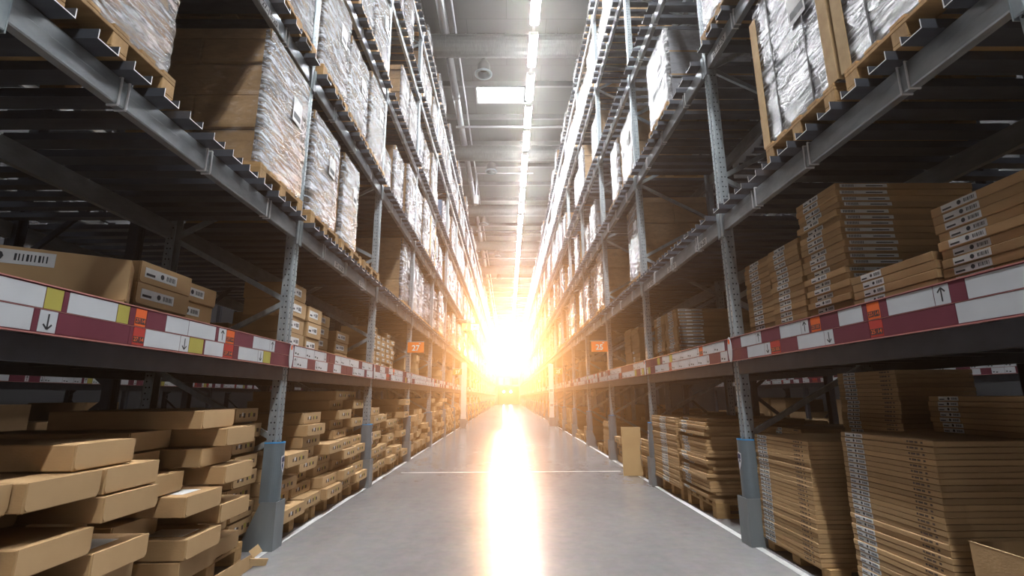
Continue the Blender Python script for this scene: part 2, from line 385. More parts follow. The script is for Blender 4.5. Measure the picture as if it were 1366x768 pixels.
# ------------------------------------------------------------------ rack parts (local: +x to the aisle, y along, z up)
def post_mb(h, holes, m='galvanised_post', flip=1):
    b = MB()
    prof = [(-.085, -.05), (-.012, -.05), (0, -.042), (0, -.016), (-.012, -.010), (-.012, .010), (0, .016), (0, .042), (-.012, .05), (-.085, .05), (-.085, .042), (-.02, .042), (-.02, -.042), (-.085, -.042)]
    prof = [(x * flip, y) for x, y in prof]
    b.prism(prof, 'z', 0, h, m)
    if holes:
        z = .05
        while z < holes:
            for y in (-.029, .029):
                r = .0075
                b.face([(flip * .0008, y - r, z), (flip * .0008, y, z - r * 1.3), (flip * .0008, y + r, z), (flip * .0008, y, z + r * 1.3)], 'hole_dark')
            for x in (-.032, -.062):
                if x == -.062 and int(z * 20) % 2: continue
                for e in (-1, 1):
                    b.face([(flip * x - .0075, e * .0508, z), (flip * x, e * .0508, z - .0095), (flip * x + .0075, e * .0508, z), (flip * x, e * .0508, z + .0095)], 'hole_dark')
            z += .05
    return b
def frame_proto(k, top):
    parts = [Proto('front_post', post_mb(top, min(top, 9.5) if k < 4 else (6.5 if k < 7 else 0)))]
    if k < 9:
        rp = post_mb(top, 3 if k < 3 else 0, flip=-1); parts.append(Proto('rear_post', MB().add(rp, Matrix.Translation((-DEPTH, 0, 0)))))
        a = -1
        for z in [.27 + .6 * i for i in range(17)]:
            z2 = z + .58
            if z2 > top: break
            parts.append(Proto('brace', MB().bar((-.06, 0, z if a > 0 else z2), (-DEPTH + .06, 0, z2 if a > 0 else z), .045, .03, 'galvanised_post'))); a = -a
        for x in (-.04, -DEPTH + .04):
            parts.append(Proto('foot_plate', MB().box(x - .06, x + .06, -.07, .07, 0, .008, 'galvanised_post', .001)))
        parts.append(Proto('cross_strut', MB().bar((-.06, 0, .12), (-DEPTH + .06, 0, .12), .04, .03, 'galvanised_post')))
    return Proto('upright_frame', None, parts)
def beam_mb(L, h=.15, ties=True, m='galvanised'):
    """box beam made of two nested channels: a step line along the middle of the face"""
    b = MB(); a = L / 2
    prof = [(-.05, 0), (-.006, 0), (0, .006), (0, h * .52), (-.005, h * .55), (-.005, h - .006), (-.011, h), (-.05, h)]
    b.prism(prof, 'y', -a, a, m)
    return b
def beam_proto(L, h=.15, near=True):
    parts = []
    if near:
        for e in (-1, 1):
            c = MB().box(-.06, .014, e * (L / 2 - .001), e * (L / 2 + .004), -.06, h + .05, 'galvanised_post'); c.box(.0015, .012, e * (L / 2 + .0), e * (L / 2 + .05), -.05, h + .04, 'galvanised_post', .004)
            parts.append(Proto('end_connector', c))
        for yy in (-.83 + .05, -.05 + .0, .78):
            c = MB()
            for dy in (0, .05):
                for (x0, z0, x1, z1) in ((.004, h + .004, .004, -.004), (.004, -.004, -.052, -.004), (.004, h + .004, -.052, h + .004)):
                    c.rod((x0, yy + dy, z0), (x1, yy + dy, z1), .006, 'wire_white', 6)
            parts.append(Proto('wire_clip', c))
    return Proto('rack_beam', beam_mb(L, h), parts)
BEAM_N = beam_proto(BAY - .112); BEAM_F = beam_proto(BAY - .112, near=False)
REAR = Proto('rack_beam', MB().add(beam_mb(BAY - .112), Matrix.Rotation(PI, 4, 'Z')))
def bar_mb():
    b = MB(); w, h, t = .062, .05, .006
    prof = [(-w, h), (-w + t, h), (-w + t, t), (w - t, t), (w - t, h), (w, h), (w, 0), (-w, 0)]
    b.prism(prof, 'x', -DEPTH - .02, .105, 'deck_steel', cap=False)
    # thin end rim so the open channel end reads as sheet steel
    n = len(prof)
    b.f.append(tuple(range(n))[::-1]); b.m.append('deck_steel'); b.f.append(tuple(range(n, 2 * n))); b.m.append('wire_white')
    return b
DBAR = Proto('deck_bar', bar_mb())
BARPOS = [j * .9 - .9 + o for j in range(3) for o in (-.34, -.10, .12, .34)]

def guard_proto():
    pl = MB(); t = .008
    prof = [(.06, 0), (.06, .37), (-.07, .37), (-.16, .16), (-.19, .10), (-.19, .0)]
    for e in (-1, 1): pl.prism(prof, 'y', e * .078, e * (.078 + t), 'guard_plate')
    pl.box(.052, .06, -.078, .078, 0, .37, 'guard_plate')
    up = MB(); n = 14; z0, z1 = .36, .83
    def arc(r): return [(-.09, -r)] + [(-.02 + (r - .005) * math.cos(-PI / 2 + PI * i / n) * .98, r * math.sin(-PI / 2 + PI * i / n)) for i in range(n + 1)] + [(-.09, r)]
    o, i_ = arc(.074), arc(.062)
    up.prism(o + i_[::-1], 'z', z0, z1, 'guard_grey')
    lip = MB().prism(arc(.0755) + arc(.061)[::-1], 'z', z1, z1 + .01, 'cap_blue')
    # shield badge
    bd = MB(); sh = [(-.032, .062), (0, .075), (.032, .062), (.030, .0), (.018, -.045), (0, -.075), (-.018, -.045), (-.030, 0)]
    bend = lambda y: .0505 - y * y * 5.2 - .0003
    def P(y, z, k, o_): return (.0515 - (y * k) ** 2 * 7.5 + o_, y * k, .66 + z * k)
    bd.face([P(y, z, 1, .0012) for y, z in sh], 'badge_white')
    bd.face([P(y, z, .82, .0024) for y, z in [(-.032, .062), (0, .075), (.032, .062), (.031, .02), (-.031, .02)]], 'badge_navy')
    bd.face([P(y, z, .82, .0024) for y, z in [(-.030, -.005), (-.004, -.005), (-.004, -.066), (-.018, -.045)]], 'badge_navy')
    return Proto('post_guard', pl, [Proto('upper_sleeve', up, smooth=False), Proto('sleeve_rim', lip), Proto('shield_badge', bd, label='white and navy shield emblem')])
GUARD = guard_proto()

# wood pallet
def pallet_parts():
    run = []; blk = []
    for y in (-.35, 0, .35): run.append(MB().box(-.6, .6, y - .05, y + .05, 0, .022, 'pallet_wood', .002))
    for x in (-.53, 0, .53):
        for y in (-.35, 0, .35): blk.append(MB().box(x - .07, x + .07, y - .05, y + .05, .022, .1, 'pallet_wood', .003))
    top = MB()
    for x in (-.53, 0, .53): top.box(x - .07, x + .07, -.4, .4, .1, .122, 'pallet_wood', .002)
    for y in (-.35, -.185, 0, .185, .35): top.box(-.6, .6, y - .05 - .02 * (y != 0) * 0, y + .05, .122, .144, 'pallet_wood', .002)
    return run, blk, top
_r, _b, _t = pallet_parts()
PAL = Proto('wooden_pallet', None, [Proto('top_deck', _t)] + [Proto('runner_board', x) for x in _r] + [Proto('block', x) for x in _b])
PALF = Proto('wooden_pallet', PAL.flat())

PAL_LOW = Proto('wooden_pallet', None, [Proto(p.name, MB().add(p.mb, Matrix.Diagonal((1, 1, .55, 1)))) for p in PAL.parts]); PAL_LOWF = Proto('wooden_pallet', PAL_LOW.flat())
# cartons -----------------------------------------------------------------
def rr_plate(b, x, y0, y1, z0, z1, r, m, t=.005):
    pts = [(y0, z1), (y0, z0 + r)] + [(y0 + r - r * math.cos(a), z0 + r - r * math.sin(a)) for a in (PI / 6, PI / 3)] + [(y0 + r, z0), (y1 - r, z0)] + \
          [(y1 - r + r * math.sin(a), z0 + r - r * math.cos(a)) for a in (PI / 6, PI / 3)] + [(y1, z0 + r), (y1, z1)]
    b.prism(pts, 'x', x, x + t, m)
def carton(lx, ly, lz, style='plain'):
    body = MB().box(-lx / 2, lx / 2 - .006, -ly / 2, ly / 2, 0, lz - .001, 'cardboard', .005)
    fl = MB(); rr_plate(fl, lx / 2 - .006, -ly / 2 + .003, ly / 2 - .003, .006, lz - .001, .022, 'cardboard_flap')
    parts = [Proto('end_flap', fl)]
    if style == 'marked':
        mk = MB(); x = lx / 2 + .0001 - .001 + .0014
        for y, w_, h_ in ((-.11, .022, .028), (-.045, .03, .036), (.03, .022, .032), (.115, .035, .03)): mk.box(x - .002, x, y - w_ / 2, y + w_ / 2, lz * .5 - h_ / 2, lz * .5 + h_ / 2, 'ink_brown')
        parts.append(Proto('lettering', mk))
        st = MB().box(x - .002, x + .0003, -.085, -.062, lz * .45, lz * .7, 'label_paper').box(x - .002, x + .0003, .055, .08, lz * .42, lz * .72, 'card_yellow'); parts.append(Proto('sticker', st))
    if style == 'label':
        parts.append(barcode(lx / 2 + .0002, -ly * .42, ly * .18, lz * .3, lz * .75))
    if style == 'top':
        parts.append(Proto('paper_sheet', MB().box(lx * .18, lx * .42, -ly * .3, ly * .2, lz - .001, lz, 'label_paper')))
    return Proto('carton', body, parts)
def barcode(x, y0, y1, z0, z1):
    b = MB().box(x - .001, x + .0006, y0, y1, z0, z1, 'label_paper'); w_ = y1 - y0; h = z1 - z0; xx = x + .0012
    b.box(x, xx, y0 + w_ * .04, y0 + w_ * .3, z0 + h * .2, z0 + h * .45, 'ink')
    for i in range(9): b.box(x, xx, y0 + w_ * (.66 + .033 * i), y0 + w_ * (.66 + .033 * i + .012 + .008 * (i % 3 == 0)), z0 + h * .25, z0 + h * .75, 'ink')
    r = min(h * .35, w_ * .06); c = (y0 + w_ * .52, z0 + h * .5)
    b.face([(xx, c[0] + r * math.cos(a * PI / 4), c[1] + r * math.sin(a * PI / 4)) for a in range(8)], 'ink')
    return Proto('barcode_label', b, label='white barcode label')
C_LONG = carton(1.0, .365, .118); C_LONGT = carton(1.0, .365, .118, 'top'); C_MARK = carton(1.0, .46, .112, 'marked'); C_MARKW = carton(1.0, .36, .112, 'marked')
C_SMALL = carton(.45, .37, .16, 'label'); C_MID = carton(.8, .55, .13, 'label'); C_TALL = carton(.6, .42, .26, 'label')
C_TIN = carton(.5, .26, .085, 'label'); C_OFF = carton(.7, .8, .14, 'label'); C_WIDE = carton(.6, .92, .12, 'label')
def carton_far(p): return Proto('carton', MB().box(*[f(v[i] for v in p.mb.v) for i in range(3) for f in (min, max)], 'cardboard'))
CFAR = {p: carton_far(p) for p in (C_LONG, C_LONGT, C_MARK, C_MARKW, C_SMALL, C_MID, C_TALL, C_TIN, C_OFF, C_WIDE)}
def put_carton(p, s, y, z, u0, label):
    """u0: how far the aisle face stands back from the post face"""
    lx = max(v[0] for v in p.parts[0].mb.v) * 2
    want('carton', p, (wx(s, u0 + lx / 2), y, z), rot(s) + R.uniform(-.012, .012), label, 'carton', None, CFAR[p])

# flat packs ----------------------------------------------------------------
def flat_pack(lx, ly, lz, codes=True, lab=(-.38, -.16), side=False):
    body = MB().box(-lx / 2, lx / 2, -ly / 2, ly / 2, 0, lz - .0015, 'cardboard', .003)
    parts = []
    if lab: parts.append(barcode(lx / 2 + .0002, ly * lab[0], ly * lab[1], lz * .12, lz * .88))
    if side:
        c = MB().box(lx / 2 - .34, lx / 2 - .03, ly / 2 - .001, ly / 2 + .0005, lz * .25, lz * .8, 'label_paper')
        for i in range(8): c.box(lx / 2 - .12 + .01 * i, lx / 2 - .115 + .01 * i, ly / 2, ly / 2 + .001, lz * .32, lz * .72, 'ink')
        c.box(lx / 2 - .31, lx / 2 - .2, ly / 2, ly / 2 + .001, lz * .4, lz * .55, 'ink'); parts.append(Proto('side_label', c, label='white barcode label on the end'))
    if codes:
        c = MB(); x = lx / 2 + .0006
        for y0, w_ in ((.26, .012), (.285, .018), (.312, .01), (.335, .02), (.39, .014)): c.box(x - .001, x, ly * y0, ly * y0 + w_, lz * .35, lz * .68, 'ink_brown')
        parts.append(Proto('printed_code', c))
    return Proto('flat_pack', body, parts)
def ff(p): return Proto('flat_pack', MB().box(*[f(v[i] for v in p.mb.v) for i in range(3) for f in (min, max)], 'cardboard', 0))
FP = {}
def fp(lx, ly, lz, codes=True, lab=(-.38, -.16), side=False):
    key = (lx, ly, lz, codes, lab, side)
    if key not in FP: p = flat_pack(*key); FP[key] = (p, ff(p))
    return FP[key]
def fp_stack(s, yc, z, u0, n, lx, ly, lz, desc, jit=.006, codes=True, lab=(-.38, -.16), lean=0, jag=0, side=False):

    p, pf = fp(lx, ly, lz, codes, lab, side)
    for i in range(n):
        ju = R.uniform(-jit, jit) + (R.choice((0, 0, jag)) if jag else 0)
        want('flat_pack', p, (wx(s, u0 + lx / 2 + ju + lean * i), yc + R.uniform(-jit, jit) * .8 + (R.choice((0, .0, jag * .8, -jag * .6)) if jag else 0), z + i * lz), rot(s) + R.uniform(-1, 1) * jit * .6,
             'flat-pack carton, %s from top of %s' % (ORD[n - 1 - i], desc), 'flat-pack', None, pf)
    return z + n * lz

# wrapped loads ---------------------------------------------------------------
def rrect(hx, hy, r, n=4):
    pts = []
    for cx, cy, a0 in ((hx - r, hy - r, 0), (-hx + r, hy - r, PI / 2), (-hx + r, -hy + r, PI), (hx - r, -hy + r, 1.5 * PI)):
        for i in range(n + 1): a = a0 + PI / 2 * i / n; pts.append((cx + r * math.cos(a), cy + r * math.sin(a)))
    return pts
def load(W, D, H, tiers, kind=0, seed=0, cap=True, strap=False, post=False, core='cardboard'):
    rr = random.Random(seed); parts = []; th = H / tiers; full = MB()
    for t in range(tiers):
        ny = 1 if kind == 1 else (2 if (t + seed) % 2 == 0 else 1); nx = 2 if (t + seed) % 3 else 1
        ins = .012 + .018 * ((t + seed) % 2)
        for i in range(nx):
            for j in range(ny):
                x0, x1 = -D / 2 + ins + (D - 2 * ins) * i / nx, -D / 2 + ins + (D - 2 * ins) * (i + 1) / nx
                y0, y1 = -W / 2 + ins + (W - 2 * ins) * j / ny, -W / 2 + ins + (W - 2 * ins) * (j + 1) / ny
                c = MB().box(x0 + .002, x1 - .002, y0 + .002, y1 - .002, t * th + .002, (t + 1) * th - .002, core, .01)
                if rr.random() < .6: c.box(x0 + .004, x1 - .004, y0 + .0012, y1 - .0012, t * th + th * .06, t * th + th * .12, 'tape')
                parts.append(Proto('carton', c)); full.add(c)
    # film shell: wrinkled, thin, open at top
    f = MB(); rings = 16; base = rrect(D / 2 + .014, W / 2 + .014, .05, 3); nseg = []
    for i in range(len(base)):
        a, b_ = base[i], base[(i + 1) % len(base)]; L = math.dist(a, b_); k_ = max(1, int(L / .11))
        for j in range(k_): nseg.append((a[0] + (b_[0] - a[0]) * j / k_, a[1] + (b_[1] - a[1]) * j / k_))
    n = len(nseg)
    for q in range(rings + 1):
        z = .004 + (H - .002) * q / rings; ph = (z / th) % 1; bulge = .008 * math.sin(PI * ph) - .004
        for (x, y) in nseg:
            w_ = bulge + rr.uniform(-.005, .006); L = math.hypot(x, y); f.v.append((x + x / L * w_, y + y / L * w_, z + rr.uniform(-.01, .01) * (1 < q < rings)))
    for q in range(rings):
        for i in range(n):
            j = (i + 1) % n; ymid = (nseg[i][0] + nseg[j][0]) / 2
            f.f.append((q * n + i, q * n + j, (q + 1) * n + j, (q + 1) * n + i)); f.m.append('film' if ymid > D / 2 - .06 else 'film_clear')  # aisle side gets the streaked film, its lamp glare painted in
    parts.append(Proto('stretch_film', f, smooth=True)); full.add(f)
    if cap:
        c = MB(); h = .085; x, y = D / 2 + .004, W / 2 + .004
        c.box(-x, x, -y, y, H + .001, H + .01, 'cardboard')
        for a in ((-x, x, -y, -y + .005), (-x, x, y - .005, y), (-x, -x + .005, -y, y), (x - .005, x, -y, y)): c.box(*a, H - h, H + .005, 'cardboard')
        parts.append(Proto('top_tray', c)); full.add(c)
    if strap:
        c = MB()
        for y in (-W * .22, W * .24): c.box(D / 2 + .017, D / 2 + .02, y - .008, y + .008, .002, H + .012, 'strap_black'); c.box(-D / 2, D / 2 + .02, y - .008, y + .008, H + .012, H + .015, 'strap_black')
        parts.append(Proto('strap', c)); full.add(c)
    if post:
        c = MB()
        for e in (-1, 1):
            c = MB().box(D / 2 - .05, D / 2 + .024, e * (W / 2 + .018), e * (W / 2 + .024), 0, H - .1, 'cardboard_edge').box(D / 2 + .018, D / 2 + .024, e * (W / 2 - .06), e * (W / 2 + .018), 0, H - .1, 'cardboard_edge')
            parts.append(Proto('corner_board', c)); full.add(c)
    lb = MB().box(D / 2 + .021, D / 2 + .0225, W * .08, W * .30, H * .55, H * .75, 'label_paper'); lb.box(D / 2 + .022, D / 2 + .0232, W * .10, W * .28, H * .58, H * .63, 'ink')
    parts.append(Proto('paper_label', lb)); full.add(lb)
    return Proto('wrapped_load', None, parts), Proto('wrapped_load', full)
LOADS = {}
def mk(key, look, *a, **k): LOADS[key] = (*load(*a, **k), a[2], look)
mk('a', 'film-wrapped brown carton load', .80, 1.12, 1.18, 4, 0, 1)
mk('b', 'tall film-wrapped carton load', .78, 1.1, 1.22, 3, 1, 2)
mk('c', 'low film-wrapped carton load', .80, 1.1, .95, 3, 0, 3, cap=False)
mk('d', 'strapped film-wrapped grey load', .82, 1.12, 1.2, 2, 1, 4, cap=False, strap=True, post=True, core='goods_grey')
mk('e', 'film-wrapped load with cardboard lid', .76, 1.08, 1.08, 2, 0, 5)
mk('f', 'slim film-wrapped carton load', .62, 1.05, 1.12, 4, 1, 6)
mk('g', 'film-wrapped grey goods load', .80, 1.1, 1.05, 3, 0, 7, cap=False, core='goods_grey')
mk('h', 'small film-wrapped carton load', .7, 1.0, .72, 2, 0, 8)
mk('i', 'film-wrapped blue crate load', .72, 1.05, 1.1, 3, 0, 9, cap=False, core='goods_blue')
SLOT = ['near', 'middle', 'far']
def pallet_at(s, l, k, j, key=None, dy=0, du=0):
    z = LEV[s][l] + .0505; y = yk(k) + .55 + .9 * j - .03 + dy; u = -.05 + .6 + du
    tail = '%s, %s rack, %s, %s place' % (LNAME[l], SIDE[s], bayn(k), SLOT[j])
    want('pallet', PAL, (wx(s, u), y, z), rot(s), 'wooden pallet, ' + tail, 'pallet', None, PALF)
    if key:
        pr, pf, h, look = LOADS[key]
        want('load', pr, (wx(s, u - .005), y, z + .146), rot(s) + R.uniform(-.012, .012), look + ', ' + tail, 'pallet load', None, pf)

# ------------------------------------------------------------------ racks along the aisle
CLIM = 21
bfar = MB(); 
for s in (-1, 1):
    X = wx(s, 0); top = LEV[s][4] + .45
    for k in range(NB + 1):
        o = place(frame_proto(k, top), (X, yk(k), 0), rot(s), 'perforated steel upright frame, %s along the %s rack' % (ORD[k], SIDE[s]), 'rack upright', 'upright frames')
        if k < 20: place(GUARD, (X, yk(k), 0), rot(s), 'grey-blue post guard at foot of %s upright along the %s rack' % (ORD[k], SIDE[s]), 'post guard', 'post guards')
    for k in range(NB):
        yc = yk(k) + BAY / 2
        for l, zt in enumerate(LEV[s]):
            lab = 'galvanised front beam, %s of %s rack, %s' % (LNAME[l], SIDE[s], bayn(k))
            if k < CLIM: place(BEAM_N if k < 5 else BEAM_F, (X, yc, zt - .15), rot(s), lab, 'rack beam', 'front beams')
            else: bfar.add(BEAM_F.mb, Matrix.Translation((X, yc, zt - .15)) @ Matrix.Rotation(rot(s), 4, 'Z'))
            if k < 7: place(REAR, (wx(s, DEPTH), yc, zt - .15), rot(s), lab.replace('front', 'rear'), 'rack beam', 'rear beams')
            if not (k > 12 and l == 4):
                for n, q in enumerate(BARPOS):
                    want('bar', DBAR, (X, yc + q, zt + .0005), rot(s), 'steel deck bar, %s along %s, %s rack, %s' % (ORD[n], LNAME[l], SIDE[s], bayn(k)), 'deck bar', 'deck bars')
o = Proto('rack_beam', bfar).link(); tag(o, 'hazy front beams of the far bays on both racks', 'rack beams', None, 'stuff')
flush('bar', 300, 'deck_bar', 'rows of steel deck bars in the farther bays of both racks', 'deck bars')

# label shelf (first beam) ---------------------------------------------------
Z0A, Z1A = 1.468, 1.676
def shelf_parts():
    b = MB(); a = BAY / 2 - .056
    b.prism([(-.05, -.005), (.0, -.005), (.0, .105), (-.05, .105)], 'y', -a, a, 'dark_steel')
    d = MB().box(-DEPTH + .02, -.052, -a, a, .122, .135, 'dark_steel')
    for i in range(9): y = -a + .15 + i * (2 * a - .3) / 8; d.box(-DEPTH + .02, -.055, y - .02, y + .02, .06, .122, 'dark_steel')
    rb = MB().box(-DEPTH - .03, -DEPTH + .015, -a, a, 0, .12, 'dark_steel')
    return Proto('shelf_beam', b), Proto('shelf_deck', d), Proto('shelf_beam', rb)
SB, SD, SR = shelf_parts()
T27, T14, T25, T05 = (text_mb(t, .05, 'card_orange') for t in ('27', '14', '25', '05'))
def card(y0, y1, row, m, name):
    z0, z1 = (.107, .197) if row == 0 else (.010, .100)
    return Proto(name, MB().box(.0102, .0118, y0 + .002, y1 - .002, z0, z1, m, .0004))
def arrow(y0, y1, row, up):
    pr = card(y0, y1, row, 'card_white', 'arrow_card'); z0, z1 = (.107, .197) if row == 0 else (.010, .100); c = (y0 + y1) / 2; x = .0122
    a = MB(); g = 1 if up else -1; zm = (z0 + z1) / 2; w_ = min(.004, (y1 - y0) * .08); hw = min(.02, (y1 - y0) * .32)
    def seg(p, q, w__):
        p, q = Vector(p), Vector(q); d = (q - p).normalized(); n_ = Vector((-d.y, d.x)) * w__
        a.face([(x, *(p + n_)), (x, *(q + n_)), (x, *(q - n_)), (x, *(p - n_))], 'ink')
    seg((c, zm - g * .032), (c, zm + g * .032), w_); seg((c - hw, zm + g * .012), (c, zm + g * .033), w_); seg((c + hw, zm + g * .012), (c, zm + g * .033), w_)
    pr.parts.append(Proto('arrow_symbol', a)); return pr
def location(y0, y1, row, t1, t2):
    pr = card(y0, y1, row, 'card_orange' if row == 0 else 'card_red', 'location_card'); z0 = .107 if row == 0 else .010; w_ = y1 - y0
    p = MB()
    for i, t in enumerate((t1, t2)):
        cy = y0 + w_ * (.27 + .46 * i); p.box(.0118, .0124, cy - w_ * .21, cy + w_ * .21, z0 + .012, z0 + .044, 'ink')
        S = w_ * .42 / .062
        M = Matrix(((0, 0, 1, .0127), (S, 0, 0, cy), (0, .62, 0, z0 + .028), (0, 0, 0, 1))); p.add(t, M)
    pr.parts.append(Proto('printed_number', p)); return pr
# camera axes measured from the photograph
F_PX, PT, YW, RL = 656.28, .2172, .0096, -.0058
fw = Vector((math.sin(YW) * math.cos(PT), math.cos(YW) * math.cos(PT), math.sin(PT))); rt0 = Vector((math.cos(YW), -math.sin(YW), 0)); up0 = rt0.cross(fw)
rt = rt0 * math.cos(RL) + up0 * math.sin(RL); up = up0 * math.cos(RL) - rt0 * math.sin(RL)
CF = (F_PX, fw, rt, up)
# label cards of the first bay, in metres along the strip from the middle of the bay
L0T = [(-1.253, -0.982, 'w'), (-0.982, -0.897, 'y'), (-0.897, -0.871, 'm'), (-0.871, -0.594, 'w'), (-0.594, -0.515, 'y'), (-0.515, -0.474, 'm'), (-0.474, -0.393, 'o'), (-0.393, -0.239, 'm'), (-0.239, -0.038, 'w'), (-0.038, 0.244, 'w'), (0.244, 0.278, 'm'), (0.278, 0.368, 'u'), (0.368, 0.472, 'o'), (0.472, 0.734, 'm'), (0.734, 0.999, 'w'), (0.999, 1.091, 'u'), (1.091, 1.259, 'm')]
L0B = [(-1.229, -1.018, 'w'), (-1.018, -0.992, 'm'), (-0.992, -0.906, 'd'), (-0.906, -0.497, 'm'), (-0.497, -0.471, 'm'), (-0.471, -0.386, 'o'), (-0.386, -0.098, 'w'), (-0.098, -0.014, 'd'), (-0.014, 0.128, 'y'), (0.128, 0.144, 'm'), (0.144, 0.355, 'w'), (0.355, 0.476, 'o'), (0.476, 0.545, 'm'), (0.545, 0.826, 'w'), (0.826, 0.91, 'd'), (0.91, 1.035, 'y'), (1.035, 1.282, 'm')]
R0T = [(0.933, 1.247, 'w'), (0.851, 0.933, 'm'), (0.766, 0.851, 'u'), (0.476, 0.766, 'w'), (0.423, 0.476, 'm'), (0.327, 0.423, 'o'), (0.291, 0.327, 'm'), (0.085, 0.291, 'w'), (-0.091, 0.085, 'm'), (-0.194, -0.091, 'q'), (-0.219, -0.194, 'm'), (-0.305, -0.219, 'u'), (-0.57, -0.305, 'w'), (-0.844, -0.57, 'm'), (-0.928, -0.844, 'u'), (-1.19, -0.928, 'w'), (-1.318, -1.19, 'm')]
R0B = [(0.864, 1.223, 'w'), (0.425, 0.864, 'm'), (0.325, 0.425, 'o'), (0.018, 0.325, 'm'), (-0.07, 0.018, 'd'), (-0.365, -0.07, 'w'), (-0.585, -0.365, 'm'), (-0.722, -0.585, 'q'), (-0.811, -0.722, 'd'), (-1.093, -0.811, 'w'), (-1.33, -1.093, 'm')]
def strip_cards(s, k):
    out = []; yc = yk(k) + BAY / 2
    if k == 0:
        for row, tab in enumerate((L0T, L0B) if s < 0 else (R0T, R0B)):
            for y0, y1, c in tab:
                out.append((y0, y1, row, c))
    else:
        rr = random.Random(k * 7 + s)
        for row in (0, 1):
            y = -1.33
            while y < 1.2:
                c = rr.choice('wwwmmwmyouwdw'); w_ = {'w': rr.uniform(.16, .34), 'm': rr.uniform(.05, .28), 'y': .11, 'o': .1, 'u': .07, 'd': .07}[c]
                w_ = min(w_, 1.33 - y); out.append((y, y + w_, row, c)); y += w_
    return out
COLR = {'w': ('card_white', 'price_card'), 'm': ('card_maroon', 'colour_card'), 'y': ('card_yellow', 'colour_card')}
def strip_proto(s, k):
    a = BAY / 2; b = MB().box(-.012, .010, -a + .002, a - .002, .004, .204, 'card_maroon')
    b.box(-.012, .014, -a + .002, a - .002, 0, .005, 'strip_rail'); b.box(-.012, .014, -a + .002, a - .002, .203, .208, 'strip_rail'); b.box(-.002, .0125, -a + .002, a - .002, .1025, .1045, 'strip_rail')
    parts = []
    for y0, y1, row, c in strip_cards(s, k):
        if c in COLR: p = card(y0, y1, row, *COLR[c])
        elif c in 'ud': p = arrow(y0, y1, row, c == 'u')
        elif c == 'q': p = location(y0, y1, row, T25, T05)
        else: p = location(y0, y1, row, *((T27, T14) if s < 0 else (T25, T14)))
        if c == 'w' and k > 0:
            z0 = .107 if row == 0 else .010; mm = MB(); rr = random.Random(int(y0 * 999) + k)
            mm.box(.0118, .0123, y0 + .02, y0 + .05, z0 + .02, z0 + .035, 'ink').box(.0118, .0123, y0 + .07, y0 + .10, z0 + .015, z0 + .03, 'ink')
            p.parts.append(Proto('lettering', mm))
        parts.append(p)
    # oval plate over the upright at the far end of the bay
    yo = a if s < 0 else -a; ov = MB(); ov.prism([(yo + .036 * math.cos(t * PI / 10), .104 + .112 * math.sin(t * PI / 10)) for t in range(20)], 'x', .0145, .020, 'card_white')
    ov.box(.0201, .0206, yo - .02, yo + .012, .155, .195, 'card_orange')
    if k < 4: parts.append(Proto('oval_plate', ov, label='white oval plate with orange patch'))
    if k > 4: return Proto('label_strip', Proto('x', b, parts).flat())
    return Proto('label_strip', b, parts)
for s in (-1, 1):
    for k in range(NB):
        yc = yk(k) + BAY / 2; z = 1.36 + DZ[s]; tl = '%s rack, %s' % (SIDE[s], bayn(k))
        place(SB, (wx(s, 0), yc, z), rot(s), 'dark beam under the label shelf of ' + tl, 'shelf beam', 'label shelf beams')
        place(SD, (wx(s, 0), yc, z), rot(s), 'dark steel shelf deck above floor stacks, ' + tl, 'shelf deck', 'shelf decks')
        if k < 8: place(SR, (wx(s, 0), yc, z), rot(s), 'dark rear beam of the label shelf, ' + tl, 'shelf beam', 'rear shelf beams')
        place(strip_proto(s, k), (wx(s, -.018), yc, Z0A + DZ[s]), rot(s), 'maroon shelf strip of white, yellow and orange label cards, ' + tl, 'label strip', 'label strips')

# location plates on the right-hand beams
def tagplate(t):
    b = MB().box(0, .002, -.16, .16, -.035, .035, 'label_paper', .0005); tx = text_mb(t, .072, 'ink'); tm = MB().add(tx, Matrix(((0, 0, 1, .0026), (1, 0, 0, 0), (0, 1, 0, -.002), (0, 0, 0, 1))))
    return Proto('location_plate', b, [Proto('printed_number', tm)])
for s, l, y, t, w_ in ((1, 1, 4.08, '25-15-20', 'third shelf level before the second upright'), (1, 0, 4.92, '25-16-20', 'second shelf level just past the second upright'), (1, 0, 5.85, '25-17-20', 'second shelf level, middle of second bay'),
                    (1, 0, 6.75, '25-18-20', 'second shelf level before the third upright'), (-1, 0, 5.55, '27-16-20', 'second shelf level, middle of second bay'), (-1, 0, 6.5, '27-17-20', 'second shelf level before the third upright'), (-1, 1, 3.5, '27-15-20', 'third shelf level of the first bay')):
    place(tagplate(t), (wx(s, -.0012), y, LEV[s][l] - .115), rot(s), 'white number plate on %s beam, %s' % (SIDE[s], w_), 'number plate', 'number plates')

